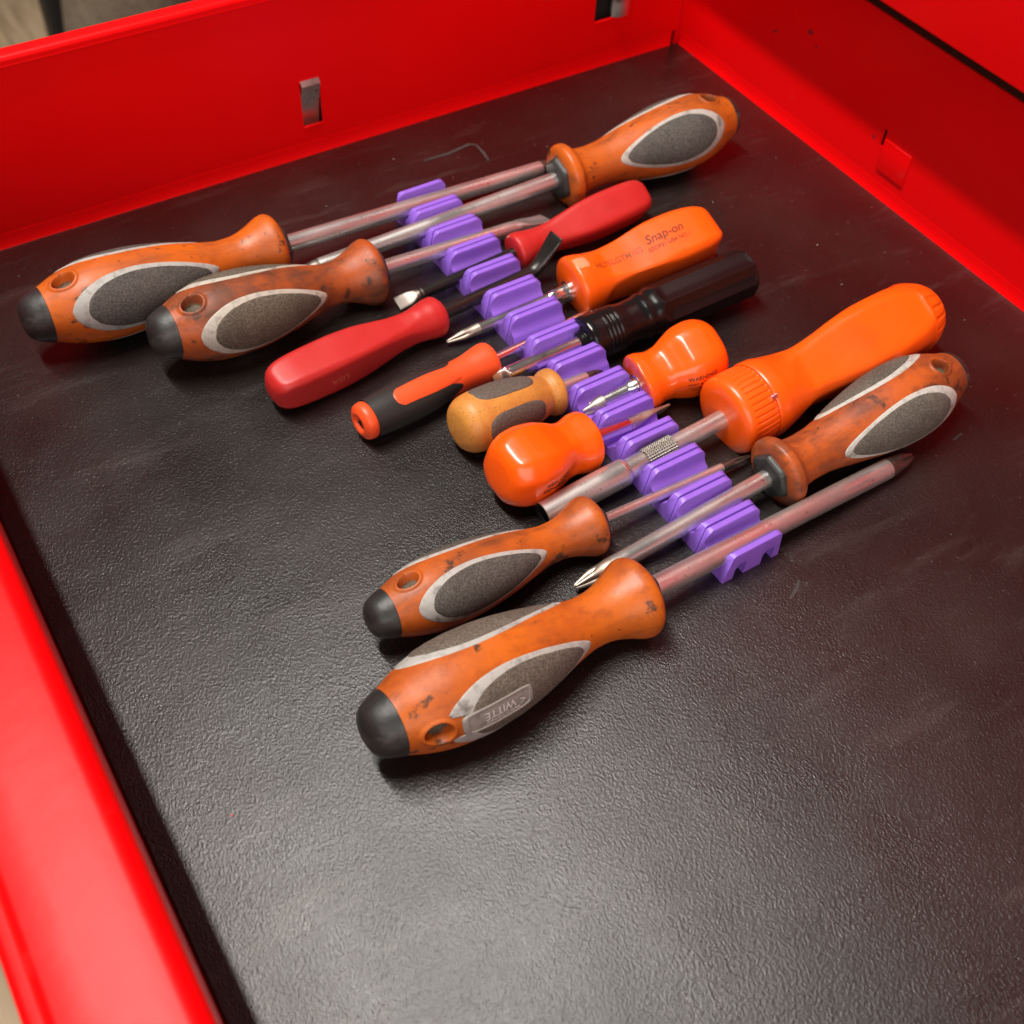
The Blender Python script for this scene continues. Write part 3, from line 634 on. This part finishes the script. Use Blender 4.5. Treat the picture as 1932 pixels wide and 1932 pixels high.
# ------------------------------------------------------------------ black fluted driver
M, tot = pose((346.5, 319.7, 13.2), (207.6, 322.1, 6.5))
root = thing('screwdriver', 'glossy black fluted handle screwdriver with ringed neck and chrome shaft', 'screwdriver', None, M)
BK = pchip([(0, 9.5), (.5, 11), (1.6, 12.2), (4, 12.6), (44, 12.6), (52, 12.5), (56, 11.9), (58, 11.2), (59.6, 10.9), (60.8, 11.4), (62, 10.9), (65, 10.4), (70, 10.3), (74, 10.8), (77, 11.3), (90, 11.6), (92.3, 11.2), (93, 9.9)])
def bk(s, t):
    r = BK(s)
    d = pchip([(0, 11.3), (50, 11.3), (55, 12.2), (59, 14), (93, 15)])(s)
    a = ((t+.2) % (math.pi/4))-math.pi/8
    r = smin(r, d/math.cos(a)-.55*math.cos(a*4)*smooth(56, 51, s)*smooth(0, 2, s), .35)
    for g in (78.0, 80.2, 82.4, 84.6):
        r -= .45*math.exp(-((s-g)/.42)**2)
    return r
link('handle', loft('handle', [0, .2, .5, 1, 1.6, 2.5]+lin(4, 77, 70)+lin(77.3, 88, 56)+[89, 90, 91, 91.8, 92.4, 92.8, 93], circ(160), bk, angle=40), root, M_blk)
link('ferrule', loft('ferrule', [88, 93.6, 94.0, 95.6, 96.2], circ(40), lambda s, t: 5.4 if s < 93.8 else (4.8 if s < 95.8 else 3.9), angle=30), root, M_blk)
shaft_part(root, 90, 133, 3.6, M_chrome)
blade(root, 132, 9, 3.6, 3.6, .6, M_chrome, .9)

# ------------------------------------------------------------------ tan stubby
M, tot = pose((172.7, 297.7, 14.3), (251.5, 302.4, 6.2))
root = thing('stubby_screwdriver', 'tan speckled stubby screwdriver with grey worn pads and dark cross tip', 'screwdriver', None, M)
TN = pchip([(0, 6.5), (.7, 8.8), (2.5, 10.9), (6, 12.6), (12, 13.3), (20, 13.3), (29, 12.6), (36, 11.4), (41, 10.2), (44, 9.3), (45.3, 9.0), (46.4, 9.6), (48, 10.5), (50.2, 10.8), (51.6, 10.3), (52.3, 8.6)])
tn = lambda s, t: TN(s)
link('handle', loft('handle', [0, .3, .7, 1.4, 2.5, 4]+lin(5, 50.5, 72)+[51, 51.6, 52, 52.3], circ(80), tn), root, M_tan)
for k in range(4):
    link('grip_pad', patch('grip_pad', tn, 24.0, R_(-72+k*90), 15.5, .56, [(0, .35), (.5, .35), (.8, .32), (.95, .25), (1, -.25)], 90, shape=3.4, wob=.004, seed=k), root, M_tanpad)
shaft_part(root, 51, tot-10, 3.3, M_satin); phillips(root, tot-11, 11, 3.0, M_tipdark, .3)

# ------------------------------------------------------------------ things beyond the drawer, out of focus

def at_y(px, py, y):
    """point where the sight line of a photo pixel (1932 scale) meets the plane Y = y (metres)"""
    r = Matrix((ax, ay, az)) @ Vector((px-966., -(py-966.), -F)); return Vector((0, 0, .38))+r*(y/r.y)
M_post = mat('black_powder_coat', (.01, .009, .009), .5)
M_sack = mat('taupe_canvas', (.20, .155, .11), .8, stains=[(6, .4, .6, (.09, .065, .045), .8, (1, 1, .35))], bump=[(60, .004, 'noise')])
M_white = mat('off_white_card', (.72, .69, .62), .7)
p = at_y(108, 20, 1.75)*1000
o = boxes('black_post', [(p.x-20, p.x+20, p.y-20, p.y+20, -742, -150)], None, M_post, 4)
o['label'] = 'black square post standing beyond the side of the drawer'; o['category'] = 'post'
p = at_y(248, 10, 1.62)*1000
me = loft('canvas_sack', lin(-742, 40, 26), circ(48), lambda s, t: (lambda k: ((95*k)*math.sin(t)*(1+.06*math.sin(3*t+s*.01)), (120*k)*math.cos(t)*(1+.05*math.sin(5*t-s*.013))))(min(1, ((40-s)/60+.02)**.4)*(1+.05*math.sin(s*.02))))
me.transform(Matrix(((0, 1, 0, p.x*MM), (0, 0, 1, p.y*MM), (1, 0, 0, -.10), (0, 0, 0, 1))) )
o = link('canvas_sack', me, None, M_sack); o.location = (0, 0, .10)
o['label'] = 'blurred taupe canvas sack beyond the drawer side wall'; o['category'] = 'sack'
p = at_y(395, 5, 1.95)*1000
o = boxes('white_carton', [(p.x-60, p.x+260, p.y-20, p.y+260, -742, -100)], None, M_white, 12, 3)
o['label'] = 'off-white carton standing behind the canvas sack'; o['category'] = 'carton'
# lint on the mat
rnd = random.Random(4)
lint_me = from_data('lint', [(-.7, -.10, 0), (.1, -.16, .05), (.8, .15, 0), (.1, .1, .12)], [(0, 1, 2, 3)], fix=False); lint_me.materials.append(M_lint)
spots = [(430, 455), (452, 340), (430, 250), (395, 300), (330, 470), (300, 490), (270, 470), (360, 130), (330, 90), (410, 190), (436, 400), (250, 500), (200, 480), (380, 385), (310, 150), (395, 90), (405, 330), (130, 260), (90, 300), (300, 60), (150, 90)]
for x, y in spots:
    o = bpy.data.objects.new('lint', lint_me); col.objects.link(o); o.parent = liner
    o.location = (x*MM, y*MM, .00012); o.rotation_euler = (0, 0, rnd.uniform(0, 6.28)); o.scale = (rnd.uniform(.5, 1.1),)*3
fl = from_data('flake', [(-.6, -.2, 0), (.3, -.25, .1), (.6, .25, .15), (-.25, .2, 0)], [(0, 1, 2, 3)], fix=False); fl.materials.append(M_flake)
o = link('paint_flake', fl, liner); o.location = (.0235, .192, .00012)

def floor_pt(px, py):
    r = Matrix((ax, ay, az)) @ Vector((px-966., -(py-966.), -F)); return Vector((0, 0, .38))+r*(-.38/r.z)
M_rub = mat('dusty_rub', (.045, .036, .032), .8, stains=[(700, .45, .6, (.02, .016, .015), .9)])
for pts, wd in (([(800, 303), (845, 290), (885, 272), (898, 273)], .9), ([(898, 273), (912, 288), (922, 303)], .8), ([(1490, 1130), (1502, 1112), (1508, 1095)], .8), ([(1760, 690), (1790, 672)], .6), ([(1800, 830), (1814, 818)], .5)):
    P = [floor_pt(*q)*1000 for q in pts]; v = []; n = len(P)
    for i, q in enumerate(P):
        d = (P[min(i+1, n-1)]-P[max(i-1, 0)]).normalized(); k = wd*(.35+.65*math.sin(math.pi*(i+.5)/n)); v += [(q.x-d.y*k, q.y+d.x*k, .07), (q.x+d.y*k, q.y-d.x*k, .07)]
    link('scuff_mark', from_data('mat_scuff', v, [(2*i, 2*i+1, 2*i+3, 2*i+2) for i in range(n-1)], fix=False), liner, M_rub)
